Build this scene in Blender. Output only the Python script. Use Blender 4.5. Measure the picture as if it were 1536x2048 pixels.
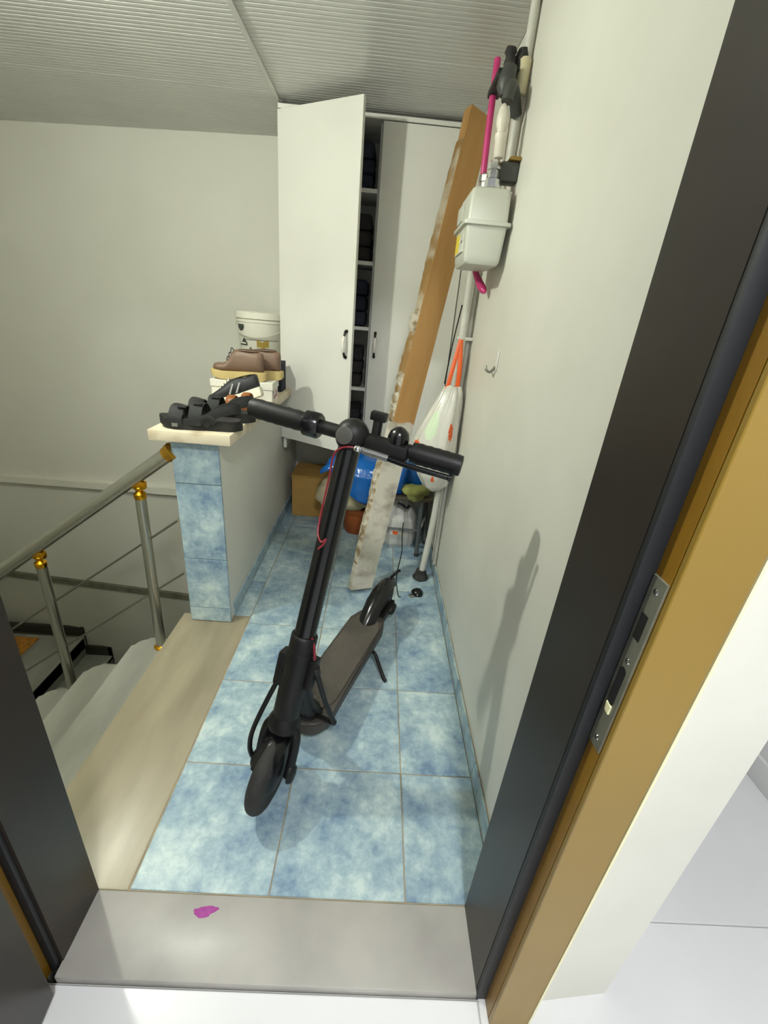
import bpy, bmesh, math, random
from mathutils import Vector, Matrix, noise
random.seed(7)
for o in list(bpy.data.objects): bpy.data.objects.remove(o)
SC = bpy.context.scene
COL = SC.collection
R = math.radians

# ------------------------------------------------------------------ camera
cam = bpy.data.cameras.new('camera'); co = bpy.data.objects.new('camera', cam); COL.objects.link(co)
PITCH, YAW, ROLL = 0.4221, 0.0372, -0.0922
fw = Vector((math.sin(YAW)*math.cos(PITCH), math.cos(YAW)*math.cos(PITCH), -math.sin(PITCH)))
rt = Vector((math.cos(YAW), -math.sin(YAW), 0)); dn = fw.cross(rt)
r2 = math.cos(ROLL)*rt + math.sin(ROLL)*dn; d2 = -math.sin(ROLL)*rt + math.cos(ROLL)*dn
co.matrix_world = Matrix(((r2.x, -d2.x, -fw.x, -0.1602), (r2.y, -d2.y, -fw.y, -0.8964), (r2.z, -d2.z, -fw.z, 1.2882), (0, 0, 0, 1)))
cam.sensor_fit = 'HORIZONTAL'; cam.sensor_width = 36; cam.lens = 36*868.084/1536
cam.clip_start = 0.02
SC.camera = co
# ------------------------------------------------------------------ world, exposure
w = bpy.data.worlds.new('world'); SC.world = w; w.use_nodes = True
w.node_tree.nodes['Background'].inputs[0].default_value = (0.9, 0.95, 1, 1)
w.node_tree.nodes['Background'].inputs[1].default_value = 0.0
vs = SC.view_settings
vs.view_transform = 'Standard'; vs.look = 'None'; vs.gamma = 1; vs.exposure = 0.0
try: vs.use_curve_mapping = False
except Exception: pass
LAMP_HALL = 2120.0     # emission of the bulb over the stairs
LAMP_ROOM = 245.0      # emission of the round lamp in the room behind the camera
LAMP_POS = Vector((-1.27, 0.26, 2.06))
ROOM_POS = (.05, -1.65, 2.5)

# ------------------------------------------------------------------ helpers
def lin(c):
    return tuple(((v/255)/12.92 if v/255 <= .04045 else ((v/255+.055)/1.055)**2.4) for v in c) + (1,)

def M(name, c, c2=None, scale=5, rough=.5, metal=0, bump=0, bscale=60, lo=.35, hi=.65, detail=5, rand=False, stretch=None,
      spec=.5, coat=0, trans=0, alpha=None, emit=0, dist=0, rvar=0, gen=False, bdetail=4):
    m = bpy.data.materials.new(name); m.use_nodes = True
    nt = m.node_tree; N = nt.nodes; L = nt.links; b = N['Principled BSDF']
    b.inputs['Base Color'].default_value = lin(c); b.inputs['Roughness'].default_value = rough
    b.inputs['Metallic'].default_value = metal; b.inputs['Specular IOR Level'].default_value = spec
    b.inputs['Coat Weight'].default_value = coat; b.inputs['Transmission Weight'].default_value = trans
    if emit:
        b.inputs['Emission Color'].default_value = lin(c); b.inputs['Emission Strength'].default_value = emit
    if alpha is not None: b.inputs['Alpha'].default_value = alpha
    tc = N.new('ShaderNodeTexCoord'); vec = tc.outputs['Object']
    if rand:
        oi = N.new('ShaderNodeObjectInfo'); va = N.new('ShaderNodeVectorMath'); va.operation = 'MULTIPLY_ADD'
        cx = N.new('ShaderNodeCombineXYZ')
        for k in range(3): L.new(oi.outputs['Random'], cx.inputs[k])
        va.inputs[1].default_value = (37, 91, 53); L.new(cx.outputs[0], va.inputs[0]); L.new(vec, va.inputs[2]); vec = va.outputs[0]
    if stretch:
        mp = N.new('ShaderNodeMapping'); mp.inputs['Scale'].default_value = stretch; L.new(vec, mp.inputs[0]); vec = mp.outputs[0]
    if c2 or rvar:
        n = N.new('ShaderNodeTexNoise'); n.inputs['Scale'].default_value = scale; n.inputs['Detail'].default_value = detail
        n.inputs['Distortion'].default_value = dist; L.new(vec, n.inputs['Vector'])
        if c2:
            cr = N.new('ShaderNodeValToRGB'); e = cr.color_ramp.elements
            e[0].position, e[0].color = lo, lin(c); e[1].position, e[1].color = hi, lin(c2)
            L.new(n.outputs['Fac'], cr.inputs[0]); L.new(cr.outputs[0], b.inputs['Base Color'])
        if rvar:
            ma = N.new('ShaderNodeMath'); ma.operation = 'MULTIPLY_ADD'; ma.inputs[1].default_value = rvar; ma.inputs[2].default_value = rough-rvar/2
            L.new(n.outputs['Fac'], ma.inputs[0]); L.new(ma.outputs[0], b.inputs['Roughness'])
    if bump:
        n2 = N.new('ShaderNodeTexNoise'); n2.inputs['Scale'].default_value = bscale; n2.inputs['Detail'].default_value = bdetail
        L.new(vec, n2.inputs['Vector']); bp = N.new('ShaderNodeBump'); bp.inputs['Strength'].default_value = bump
        bp.inputs['Distance'].default_value = .01
        L.new(n2.outputs['Fac'], bp.inputs['Height']); L.new(bp.outputs[0], b.inputs['Normal'])
    return m

MATR = {}
def tag(o, label=None, cat=None, group=None, kind=None):
    if label: o['label'] = label
    if cat: o['category'] = cat
    if group: o['group'] = group
    if kind: o['kind'] = kind
    return o
def thing(name, label, cat, loc=(0, 0, 0), rot=(0, 0, 0), group=None, mat4=None):
    o = bpy.data.objects.new(name, None); COL.objects.link(o); o.empty_display_size = .05
    if mat4 is not None: o.matrix_world = mat4; MATR[o.name] = mat4.copy()
    else:
        o.location = loc; o.rotation_euler = rot
        from mathutils import Euler
        MATR[o.name] = Matrix.Translation(loc) @ Euler(rot).to_matrix().to_4x4()
    return tag(o, label, cat, group)
def obj(name, bm, mat, parent=None, world=False, smooth=True, origin=None, auto=40):
    """one mesh object; world=True: bm is in world coordinates and is brought into the parent's frame"""
    if world and parent is not None:
        bm.transform(MATR[parent.name].inverted())
    off = Vector((0, 0, 0))
    if origin is not None:
        off = Vector(origin)
        if world and parent is not None: off = MATR[parent.name].inverted() @ off
        bm.transform(Matrix.Translation(-off))
    bmesh.ops.recalc_face_normals(bm, faces=bm.faces[:])
    me = bpy.data.meshes.new(name); bm.to_mesh(me); bm.free()
    mats = mat if isinstance(mat, (list, tuple)) else [mat]
    for m in mats: me.materials.append(m)
    if smooth:
        for p in me.polygons: p.use_smooth = True
        try: me.set_sharp_from_angle(angle=R(auto))
        except Exception: pass
    o = bpy.data.objects.new(name, me); COL.objects.link(o); o.location = off
    MATR[o.name] = (MATR[parent.name] if parent else Matrix()) @ Matrix.Translation(off)
    if parent: o.parent = parent
    return o
def struct(name, bm, mat, label=None, **k):
    o = obj(name, bm, mat, **k); o['kind'] = 'structure'
    if label: o['label'] = label
    return o
def dup(o, name, loc, parent):
    c = o.copy(); c.name = name; COL.objects.link(c); c.location = loc; c.parent = parent
    MATR[c.name] = (MATR[parent.name] if parent else Matrix()) @ Matrix.Translation(loc)
    return c

def nb(): return bmesh.new()
def box(bm, x0, x1, y0, y1, z0, z1, bev=0, seg=2):
    g = bmesh.ops.create_cube(bm, size=1)
    vsx = g['verts']
    for v in vsx:
        v.co = Vector((x0+(v.co.x+.5)*(x1-x0), y0+(v.co.y+.5)*(y1-y0), z0+(v.co.z+.5)*(z1-z0)))
    if bev:
        es = list({e for v in vsx for e in v.link_edges})
        bmesh.ops.bevel(bm, geom=es, offset=bev, segments=seg, affect='EDGES', profile=.6)
    return bm
def bx(*a, **k): return box(nb(), *a, **k)
def prism(bm, pts, z0, z1, axis='z'):
    def P(p, h): return Vector((p[0], p[1], h)) if axis == 'z' else (Vector((p[0], h, p[1])) if axis == 'y' else Vector((h, p[0], p[1])))
    a = [bm.verts.new(P(p, z0)) for p in pts]; b = [bm.verts.new(P(p, z1)) for p in pts]
    n = len(pts)
    bm.faces.new(a[::-1]); bm.faces.new(b)
    for i in range(n): bm.faces.new((a[i], a[(i+1) % n], b[(i+1) % n], b[i]))
    return bm
def loft(bm, rings, closed=True, cap=True):
    vv = [[bm.verts.new(p) for p in r] for r in rings]
    n = len(vv[0])
    for i in range(len(vv)-1):
        for j in range(n if closed else n-1):
            k = (j+1) % n
            bm.faces.new((vv[i][j], vv[i][k], vv[i+1][k], vv[i+1][j]))
    if cap and closed:
        bm.faces.new(vv[0][::-1]); bm.faces.new(vv[-1])
    return vv
def smooth_path(pts, sub=6):
    P = [Vector(p) for p in pts]; out = []
    for i in range(len(P)-1):
        p0 = P[max(i-1, 0)]; p1 = P[i]; p2 = P[i+1]; p3 = P[min(i+2, len(P)-1)]
        for s in range(sub):
            t = s/sub
            out.append(.5*((2*p1)+(p2-p0)*t+(2*p0-5*p1+4*p2-p3)*t*t+(3*p1-p0-3*p2+p3)*t**3))
    out.append(P[-1]); return out
def tube(bm, pts, r, n=10, sy=1.0, up=None):
    """tube along pts; r a number or a list; sy flattens the section"""
    P = [Vector(p) for p in pts]; rings = []
    t0 = (P[1]-P[0]).normalized()
    u = Vector(up) if up else (Vector((0, 0, 1)) if abs(t0.z) < .9 else Vector((1, 0, 0)))
    u = (u-t0*u.dot(t0)).normalized()
    for i, p in enumerate(P):
        t = (P[min(i+1, len(P)-1)]-P[max(i-1, 0)]).normalized()
        u = (u-t*u.dot(t)).normalized(); v = t.cross(u)
        rr = r[i] if isinstance(r, (list, tuple)) else r
        rings.append([p+u*math.cos(a)*rr*sy+v*math.sin(a)*rr for a in [2*math.pi*k/n for k in range(n)]])
    loft(bm, rings); return bm
def tb(pts, r, n=10, **k): return tube(nb(), pts, r, n, **k)
def lathe(bm, prof, c, axis=(0, 0, 1), n=24, cap=True):
    """prof: list of (radius, distance along axis)"""
    a = Vector(axis).normalized(); u = a.orthogonal().normalized(); v = a.cross(u); c = Vector(c)
    rings = [[c+a*h+(u*math.cos(t)+v*math.sin(t))*max(r, 1e-4) for t in [2*math.pi*k/n for k in range(n)]] for r, h in prof]
    loft(bm, rings, cap=cap); return bm
def lt(*a, **k): return lathe(nb(), *a, **k)
def blob(bm, c, rad, amp=.1, freq=6, seed=0, sub=4, xmax=None, zmin=None, ymax=None, power=2.0):
    g = bmesh.ops.create_icosphere(bm, subdivisions=sub, radius=1)
    c = Vector(c)
    for v in g['verts']:
        d = v.co.normalized()
        q = Vector([math.copysign(abs(t)**(2/power), t) for t in d])
        p = Vector((q.x*rad[0], q.y*rad[1], q.z*rad[2]))
        nz = noise.noise(p*freq+Vector((seed*3.1, seed*1.7, 0)))+.6*abs(noise.noise(p*freq*2.3+Vector((0, seed, 9))))-.3
        v.co = c+p*(1+amp*nz)
        if xmax is not None: v.co.x = min(v.co.x, xmax)
        if zmin is not None: v.co.z = max(v.co.z, zmin)
        if ymax is not None: v.co.y = min(v.co.y, ymax)
    return bm
def roughen(bm, amp, freq, seed=0, sel=None):
    for v in bm.verts:
        if sel and not sel(v.co): continue
        v.co += Vector((noise.noise(v.co*freq+Vector((seed, 0, 0))), noise.noise(v.co*freq+Vector((0, seed+5, 0))), noise.noise(v.co*freq+Vector((0, 0, seed+9)))))*amp
    return bm

# ------------------------------------------------------------------ materials
m_wall = M('wall_paint', (216, 214, 203), (224, 222, 212), scale=2.5, rough=.45, bump=.25, bscale=7, detail=3)
m_farwall = M('far_wall_paint', (216, 214, 203), (222, 220, 210), scale=1.6, rough=.6, bump=.15, bscale=9)
m_lowshade = M('lower_wall_shaded', (196, 194, 180), (186, 184, 170), scale=2, rough=.6, bump=.15, bscale=9)  # far wall paint made darker: shade low in the stairwell put into the colour
m_white = M('room_plaster', (226, 226, 226), rough=.5, bump=.1, bscale=12)
m_ceil = M('ceiling_pvc', (206, 206, 202), (214, 214, 210), scale=2, rough=.26, spec=.45)
m_grout = M('grout', (172, 158, 130), (140, 126, 104), scale=9, rough=.9)
m_marble = M('beige_marble', (164, 154, 130), (124, 114, 94), scale=2.6, rough=.35, stretch=(3.2, .7, 1), lo=.3, hi=.78, rvar=.2, detail=8)
m_sill = M('grey_marble_sill', (176, 172, 165), (150, 146, 141), scale=5, rough=.36, lo=.35, hi=.75, detail=8, rvar=.25)
m_tread = M('grey_stair_marble', (134, 134, 124), (158, 157, 147), scale=2.2, rough=.4, stretch=(3, .8, 1), detail=6)
m_riser = M('stair_riser', (140, 140, 130), (120, 120, 110), scale=3, rough=.5)
m_cap = M('cap_marble', (214, 202, 176), (150, 128, 96), scale=9, rough=.45, lo=.48, hi=.8, detail=8)
m_rfloor = M('white_gloss_tile', (232, 231, 232), (222, 221, 223), scale=1.5, rough=.12, spec=.5)
m_rgrout = M('pale_grout', (196, 196, 192), rough=.8)
m_brown = M('dark_brown_steel', (48, 41, 35), (42, 37, 33), scale=4, rough=.36, spec=.32)
m_gasket = M('black_gasket', (22, 24, 28), rough=.6)
m_ochre = M('ochre_foil', (140, 102, 20), (130, 94, 20), scale=3, rough=.42)
m_gold = M('gold_foil', (147, 118, 46), (139, 111, 43), scale=2, rough=.4)
m_cream = M('cream_edge', (238, 232, 190), rough=.5)
m_plate = M('strike_steel', (128, 128, 114), (112, 112, 100), scale=20, rough=.38, metal=.3)
m_black = M('matte_black', (14, 14, 15), (20, 19, 18), scale=9, rough=.48, spec=.35)
m_blackg = M('gloss_black', (13, 13, 15), rough=.22, rvar=.15, scale=30)
m_rubber = M('tyre_rubber', (34, 33, 31), (44, 42, 39), scale=14, rough=.75, bump=.3, bscale=160)
m_hole = M('hole_black', (5, 5, 5), rough=.9)
m_steel = M('brushed_steel', (176, 175, 164), rough=.27, metal=.88)
m_chrome = M('chrome', (215, 215, 215), rough=.12, metal=1)
m_brass = M('brass', (225, 165, 40), rough=.18, metal=1)
m_cab = M('white_melamine', (226, 224, 216), (220, 218, 210), scale=3, rough=.35)
m_cabin = M('cabinet_carcass', (200, 198, 190), rough=.5)
m_dark = M('dark_cloth', (32, 32, 36), (50, 46, 46), scale=12, rough=.9, bump=.4, bscale=60)
m_dark2 = M('navy_cloth', (24, 32, 50), (40, 44, 60), scale=14, rough=.9, bump=.4, bscale=60)
m_board = None

def tile_material():
    m = bpy.data.materials.new('blue_mottled_tile'); m.use_nodes = True
    nt = m.node_tree; N = nt.nodes; L = nt.links; b = N['Principled BSDF']
    tc = N.new('ShaderNodeTexCoord'); oi = N.new('ShaderNodeObjectInfo'); cx = N.new('ShaderNodeCombineXYZ')
    for k in range(3): L.new(oi.outputs['Random'], cx.inputs[k])
    va = N.new('ShaderNodeVectorMath'); va.operation = 'MULTIPLY_ADD'; va.inputs[1].default_value = (41, 87, 23)
    L.new(cx.outputs[0], va.inputs[0]); L.new(tc.outputs['Object'], va.inputs[2])
    n1 = N.new('ShaderNodeTexNoise'); n1.inputs['Scale'].default_value = 8; n1.inputs['Detail'].default_value = 5
    n1.inputs['Roughness'].default_value = .62; n1.inputs['Distortion'].default_value = .12
    n2 = N.new('ShaderNodeTexNoise'); n2.inputs['Scale'].default_value = 34; n2.inputs['Detail'].default_value = 6; n2.inputs['Roughness'].default_value = .7
    n2.inputs['Distortion'].default_value = .3
    for n in (n1, n2): L.new(va.outputs[0], n.inputs['Vector'])
    mx = N.new('ShaderNodeMix'); mx.data_type = 'FLOAT'; mx.inputs[0].default_value = .36
    L.new(n1.outputs['Fac'], mx.inputs[2]); L.new(n2.outputs['Fac'], mx.inputs[3])
    cr = N.new('ShaderNodeValToRGB'); e = cr.color_ramp.elements
    e[0].position, e[0].color = .37, lin((110, 136, 161)); e[1].position, e[1].color = .63, lin((199, 214, 211))
    q = e.new(.47); q.color = lin((145, 168, 181)); q = e.new(.55); q.color = lin((170, 191, 196))
    L.new(mx.outputs[0], cr.inputs[0]); L.new(cr.outputs[0], b.inputs['Base Color'])
    b.inputs['Roughness'].default_value = .38
    bp = N.new('ShaderNodeBump'); bp.inputs['Strength'].default_value = .12; bp.inputs['Distance'].default_value = .004
    L.new(n2.outputs['Fac'], bp.inputs['Height']); L.new(bp.outputs[0], b.inputs['Normal'])
    return m
m_tile = tile_material()

# ================================================================== SETTING
# ---- hall floor with tiles
XW = 0.23                      # hall face of the right wall
def farY(x): return 2.235-.1316*(x+.836)
g = bx(-.74, .23, -.327, 2.28, -.12, -.0025)
floor = struct('floor', g, m_grout, 'landing floor of pale blue mottled tiles')
cols = [(-.66, -.33), (-.33, 0), (0, .221)]
rows = [(-.326, 0)]+[(.33*k, .33*(k+1)) for k in range(6)]+[(1.98, 2.13)]
G = .0016
def tile_mesh(wx, wy, th=.009):
    return bx(-wx/2+G, wx/2-G, -wy/2+G, wy/2-G, -th, 0, bev=.0015, seg=1)
cache = {}
def place_tile(x0, x1, y0, y1, parent, dz=0):
    key = (round(x1-x0, 3), round(y1-y0, 3)); loc = ((x0+x1)/2, (y0+y1)/2, dz)
    if key not in cache:
        cache[key] = obj('tile', tile_mesh(*key), m_tile, parent); cache[key].location = loc; return cache[key]
    return dup(cache[key], 'tile', loc, parent)
for (y0, y1) in rows:
    for (x0, x1) in cols: place_tile(x0, x1, y0, y1, floor, random.uniform(-.0004, .0004))
    if y0 >= .65: place_tile(-.735, -.66, max(y0, .705), y1, floor)

# ---- walls
g = nb(); prism(g, [(XW, -.484), (.436, -.462), (.436, 2.4), (XW, 2.4)], -.12, 2.5)
wall_right = struct('wall_right', g, m_wall, 'white plastered right wall of the landing')
g = nb(); prism(g, [(.23, farY(.23)), (-3.9, farY(-3.9)), (-3.9, farY(-3.9)+.12), (.23, farY(.23)+.12)], -3.4, 2.4)
wall_back = struct('wall_back', g, m_farwall, 'grey-white back wall of the stairwell')
struct('wall_left', bx(-3.9, -3.75, -.5, 2.75, -3.4, 2.4), m_farwall, 'far left wall of the stairwell')
g = bx(-3.9, -.755, -.470, -.327, -3.4, 2.4); box(g, -.755, .23, -.470, -.327, 2.06, 2.4)
struct('wall_front', g, m_wall, 'wall around the doorway')
# lower painted ledge and cable trunking along the back wall
def along_wall(x0, x1, za, zb, h, d):
    g = nb(); n = 8
    rings = []
    for i in range(n+1):
        x = x0+(x1-x0)*i/n; y = farY(x); z = za+(zb-za)*i/n
        rings.append([Vector((x, y-d, z-h/2)), Vector((x, y+.01, z-h/2)), Vector((x, y+.01, z+h/2)), Vector((x, y-d, z+h/2))])
    loft(g, rings); return g
struct('trim_1', along_wall(-3.75, -.95, -.235, -.075, .055, .05), M('trunking_white', (224, 222, 210), rough=.5), 'white cable trunking along the back wall')
struct('trim_2', along_wall(-3.75, -.75, -1.20, -1.115, .05, .03), M('ledge_dark', (96, 94, 78), (120, 118, 100), scale=14, rough=.8), 'grey ledge low on the stairwell wall')
g = nb(); rings = []
for x in (-3.75, -.75):
    y = farY(x); zt = -1.22 if x < -2 else -1.135
    rings.append([Vector((x, y-.012, -3.4)), Vector((x, y+.01, -3.4)), Vector((x, y+.01, zt)), Vector((x, y-.012, zt))])
loft(g, rings); struct('trim_3', g, m_lowshade, 'lower band of the stairwell wall with shade put into its colour')

# ---- ceiling of ribbed panels
CZ = 2.172
ceiling = struct('ceiling', bx(-3.9, .23, -.33, 2.75, CZ+.004, CZ+.10), M('ceiling_core', (120, 120, 118), rough=.8), 'low ceiling of ribbed white plastic panels')
def panel_mesh(x0, x1, w=.2, n=8):
    g = nb(); prof = []
    p = w/n
    for i in range(n):
        y = i*p
        prof += [(y, .0), (y+p*.14, -.003), (y+p*.5, -.0036), (y+p*.86, -.003)]
    prof.append((w-.0008, 0)); prof += [(w-.0008, .006), (0, .006)]
    prism(g, [(y, z) for y, z in prof], x0, x1, axis='x'); return g
for (x0, x1) in ((-3.74, -.735), (-.731, .228)):
    base = None
    for k in range(14):
        y = -.325+.2*k
        if base is None:
            base = obj('ceiling_panel', panel_mesh(x0, x1), m_ceil, ceiling, auto=25); base.location = (0, y, CZ)
        else: dup(base, 'ceiling_panel', (0, y, CZ+random.uniform(-.0006, .0006)), ceiling)
obj('joint_strip', bx(-.745, -.722, -.32, 1.74, CZ-.0085, CZ-.004, bev=.002, seg=1), m_ceil, ceiling)

# ---- low wall with tiled end and marble cap
LW0, LW1, LWY, LWZ = -.905, -.735, .655, .822
wall_low = struct('wall_low', bx(LW0, LW1, LWY+.008, 2.28, -.12, LWZ), m_farwall, 'low parapet wall between stairs and landing')
def wtile(z0, z1):
    return obj('tile', bx(LW0+.001, LW1+.004, LWY-.002, LWY+.008, z0+.0012, z1-.0012, bev=.0012, seg=1), m_tile, wall_low, origin=((LW0+LW1)/2, LWY, (z0+z1)/2))
for z0, z1 in ((.002, .072), (.072, .317), (.317, .647), (.647, .822)): wtile(z0, z1)
for k in range(5):
    y0 = .70+.33*k
    obj('baseboard_tile', bx(LW1, LW1+.008, y0+.001, min(y0+.329, 2.2), .001, .07, bev=.001, seg=1), m_tile, wall_low, origin=(LW1, y0, .03))
g = bx(-.955, -.667, .598, 2.2, LWZ, LWZ+.04, bev=.006, seg=2); 
obj('cap_slab', g, m_cap, wall_low)
CAPZ = LWZ+.04
# ---- baseboard on the right wall
bb = struct('baseboard_right', bx(.2225, .2305, -.327, 2.1, .0, .068), m_grout, 'blue tile baseboard along the right wall')
for k in range(8):
    y0 = -.327+.33*k
    if y0 < 2.0: obj('tile', bx(.2205, .2265, y0+.001, y0+.329, .001, .07, bev=.001, seg=1), m_tile, bb, origin=(.224, y0, .03))

# ---- landing marble strip and door sill
g = bx(-.955, -.6625, -.327, .70, -.035, 0, bev=.004); struct('trim_4', g, m_marble, 'beige marble strip edging the landing above the stairs')
g = bx(-.732, .150, -.478, -.3275, -.03, .0, bev=.004)
sill = struct('trim_5', g, m_sill, 'grey marble door sill')
# magenta smudge on the sill
g = nb(); pts = []
for k in range(26):
    a = 2*math.pi*k/26; rr = 1+.28*noise.noise(Vector((math.cos(a)*2, math.sin(a)*2, 3)))
    pts.append((-.467+.025*rr*math.cos(a)+.006*math.sin(2*a), -.361+.0105*rr*math.sin(a)+.004*math.cos(a)))
prism(g, pts, -.0005, .0008)
obj('paint_smudge', g, M('magenta_paint', (146, 38, 130), (162, 64, 146), scale=90, rough=.6), sill)

# ---- white room floor behind the door
rf = struct('floor_room', prism(nb(), [(-2.2, -3.2), (1.3, -3.2), (1.3, 1.5), (.4365, 1.5), (.4365, -.461), (.2, -.4785), (-2.2, -.4785)], -.14, -.024), m_rgrout, 'white glossy tile floor of the room')
for xi, (x0, x1) in enumerate(((-2.1, -.9), (-.9, .3), (.3, 1.198))):
    for (y0, y1) in ((-3.333, -2.733), (-2.733, -2.133), (-2.133, -1.533), (-1.533, -.933), (-.933, -.333), (-.333, .267), (.267, .867), (.867, 1.467)):
        a0, a1, b0, b1 = x0, x1, max(y0, -3.1), min(y1, 1.45)
        if b1 > -.48 and xi < 2: b1 = -.4805
        if b1-b0 < .03: continue
        if xi == 2 and y0 > -.94:
            if y1 < -.3:
                a0 = .15
        if xi == 1 and y0 > -.94: a1 = .15
        o = obj('tile', bx(a0+.0012, a1-.0012, b0+.0012, b1-.0012, -.03, -.02, bev=.001, seg=1), m_rfloor, rf, origin=((a0+a1)/2, (b0+b1)/2, -.02))
struct('wall_room_right', bx(1.2, 1.3, -3.2, 1.5, -.02, 2.5), m_white, 'white right wall of the room')
bbr = struct('baseboard_room', bx(1.185, 1.2, -3.1, 1.45, -.02, .07, bev=.004), m_white, 'white baseboard in the room')
struct('wall_room_left', bx(-2.2, -2.1, -3.2, -.47, -.02, 2.5), m_white, 'white left wall of the room')
struct('wall_room_back', bx(-2.2, 1.3, -3.2, -3.1, -.02, 2.5), m_white, 'white wall behind the viewer')
struct('wall_room_far', bx(.436, 1.3, 1.45, 1.55, -.02, 2.5), m_white, 'white end wall of the side passage')
g = bx(-2.2, -.80, -.49, -.471, -.02, 2.5); box(g, -.80, .245, -.49, -.471, 2.10, 2.5)
struct('wall_room_front', g, m_white, 'white room side of the doorway wall')
struct('ceiling_room', bx(-2.2, 1.3, -3.2, 1.55, 2.5, 2.6), m_white, 'white room ceiling')

# ---- door frame and open leaf
fr = struct('door_1', nb(), m_brown, 'dark brown and gold steel door frame with open door leaf')
FT = 2.06
obj('jamb_panel', bx(.145, .2295, -.470, -.3275, -.018, FT), m_brown, fr)
obj('gasket', bx(.145, .168, -.480, -.470, -.018, FT, bev=.003), m_gasket, fr)
obj('rebate', bx(.166, .23, -.507, -.480, -.018, FT), m_ochre, fr)
obj('architrave', bx(.166, .244, -.516, -.507, -.018, FT+.06, bev=.0015, seg=1), m_gold, fr)
obj('architrave_edge', bx(.244, .248, -.517, -.484, -.018, FT+.06), m_cream, fr)
obj('jamb_panel', bx(-.755, -.729, -.452, -.3275, -.018, FT), m_brown, fr)
obj('gasket', roughen(bx(-.757, -.735, -.462, -.452, -.018, FT, bev=.003), .001, 40), m_gasket, fr)
obj('rebate', bx(-.78, -.751, -.486, -.462, -.018, FT), m_ochre, fr)
obj('architrave', bx(-.83, -.778, -.495, -.486, -.018, FT+.06), m_gold, fr)
obj('head_panel', bx(-.755, .23, -.470, -.3275, FT, FT+.03), m_brown, fr)
g = bx(-.048, 0, -.885, 0, -.008, FT-.01, bev=.004); g.transform(Matrix.Translation((-.7175, -.4985, 0)) @ Matrix.Rotation(R(5), 4, 'Z'))
leaf = obj('door_leaf', g, m_brown, fr)
for z in (.25, 1.05, 1.8):
    obj('hinge', lt([(.008, -.05), (.008, .05)], (-.772, -.493, z), n=12), m_plate, fr)
# strike plate on the ochre rebate
g = nb(); SP = .1652
box(g, SP-.0022, SP+.001, -.5065, -.4815, .790, 1.052)
sp = obj('strike_plate', g, m_plate, fr, smooth=False)
obj('latch_hole', bx(SP-.0026, SP-.0005, -.499, -.487, .968, 1.004), m_hole, sp, smooth=False)
g = nb(); pts = []
for k in range(20):
    a = 2*math.pi*k/20
    pts.append((-.4935+.0062*math.cos(a), .895+(.024 if math.sin(a) > 0 else -.024)+.0062*math.sin(a)))
prism(g, pts, SP-.0026, SP-.0005, axis='x'); obj('bolt_hole', g, m_hole, sp)
obj('splinter', roughen(bx(SP-.004, SP-.001, -.4985, -.489, .852, .866), .002, 300), m_cream, sp, smooth=False)
for z in (1.036, .936, .806):
    obj('screw', lt([(.0001, .0016), (.0032, .0012), (.0042, 0)], (SP-.0022, -.4945, z), axis=(-1, 0, 0), n=12), m_chrome, sp)

# ---- staircase down to the left
st = thing('staircase', 'grey marble stairs with rounded treads going down to the left', 'staircase', (-.95, .2, -.18))
TE = .725
def tread(x0, x1, z, n=8):
    """slab with bullnose towards -x and a rounded far corner"""
    g = nb(); pts = [(x1, -.327), (x1, TE)]
    rr = .06
    for k in range(n+1):
        a = math.pi/2*k/n
        pts.append((x0+rr-rr*math.sin(a), TE-rr+rr*math.cos(a)))
    pts.append((x0, -.327))
    prism(g, pts, z-.034, z)
    bmesh.ops.bevel(g, geom=[e for e in g.edges if (e.verts[0].co.z == e.verts[1].co.z) and max(e.verts[0].co.x, e.verts[1].co.x) < x1-.001], offset=.013, segments=3, affect='EDGES')
    return g
for i in range(9):
    xa = -.955-.25*i; z = -.18*(i+1)
    obj('tread', tread(xa-.245, xa+.02, z), m_tread, st, world=True, origin=(xa-.12, .2, z))
    obj('riser', bx(xa-.002, xa+.02, -.327, TE-.02, z, z+.146), m_riser, st, world=True, origin=(xa, .2, z))
g = nb(); pts = [(-.955, -.04), (-.7, -.04), (-.7, -.35)]
pts += [(-3.2, -.18*9-.35), (-3.2, -.18*9-.034)]
for i in range(8, -1, -1):
    xa = -.955-.25*i; z = -.18*(i+1)
    pts += [(xa, z-.036+(-.0))] if i == 8 else [(xa-.25, z-.036), (xa, z-.036)]
obj('stringer', prism(g, [(p[0], p[1]) for p in pts], -.32, TE-.03, axis='y'), m_riser, st, world=True)
LZ = -1.80
st2 = thing('lower_staircase', 'lower stair flight and half landing along the back wall of the stairwell', 'staircase', (-2.84, 1.6, LZ))
obj('half_landing', bx(-3.75, -3.2, -.327, 2.45, LZ-.12, LZ), m_tread, st2, world=True)
obj('half_landing', bx(-3.2, -2.84, .98, 2.45, LZ-.12, LZ), m_tread, st2, world=True)
m_skirt = M('dark_skirting', (44, 42, 34), rough=.5)
for i in range(6):
    x = -2.84+.25*i; z = LZ-.2*(i+1)
    obj('tread', bx(x-.02, x+.25, .98, farY(x+.25)-.001, z-.04, z, bev=.006), m_tread, st2, world=True)
    obj('riser', bx(x-.02, x, .98, farY(x)-.001, z, z+.2-.01), m_riser, st2, world=True)
    obj('skirting', bx(x-.03, x+.25, farY(x+.25)-.025, farY(x+.25)+.0, z, z+.10), m_skirt, st2, world=True)
    obj('skirting', bx(x-.03, x-.0, farY(x)-.025, farY(x), z, z+.30), m_skirt, st2, world=True)
obj('skirting', bx(-3.75, -2.84, farY(-2.9)-.03, farY(-2.9)+.0, LZ, LZ+.09), m_skirt, st2, world=True)
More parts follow.
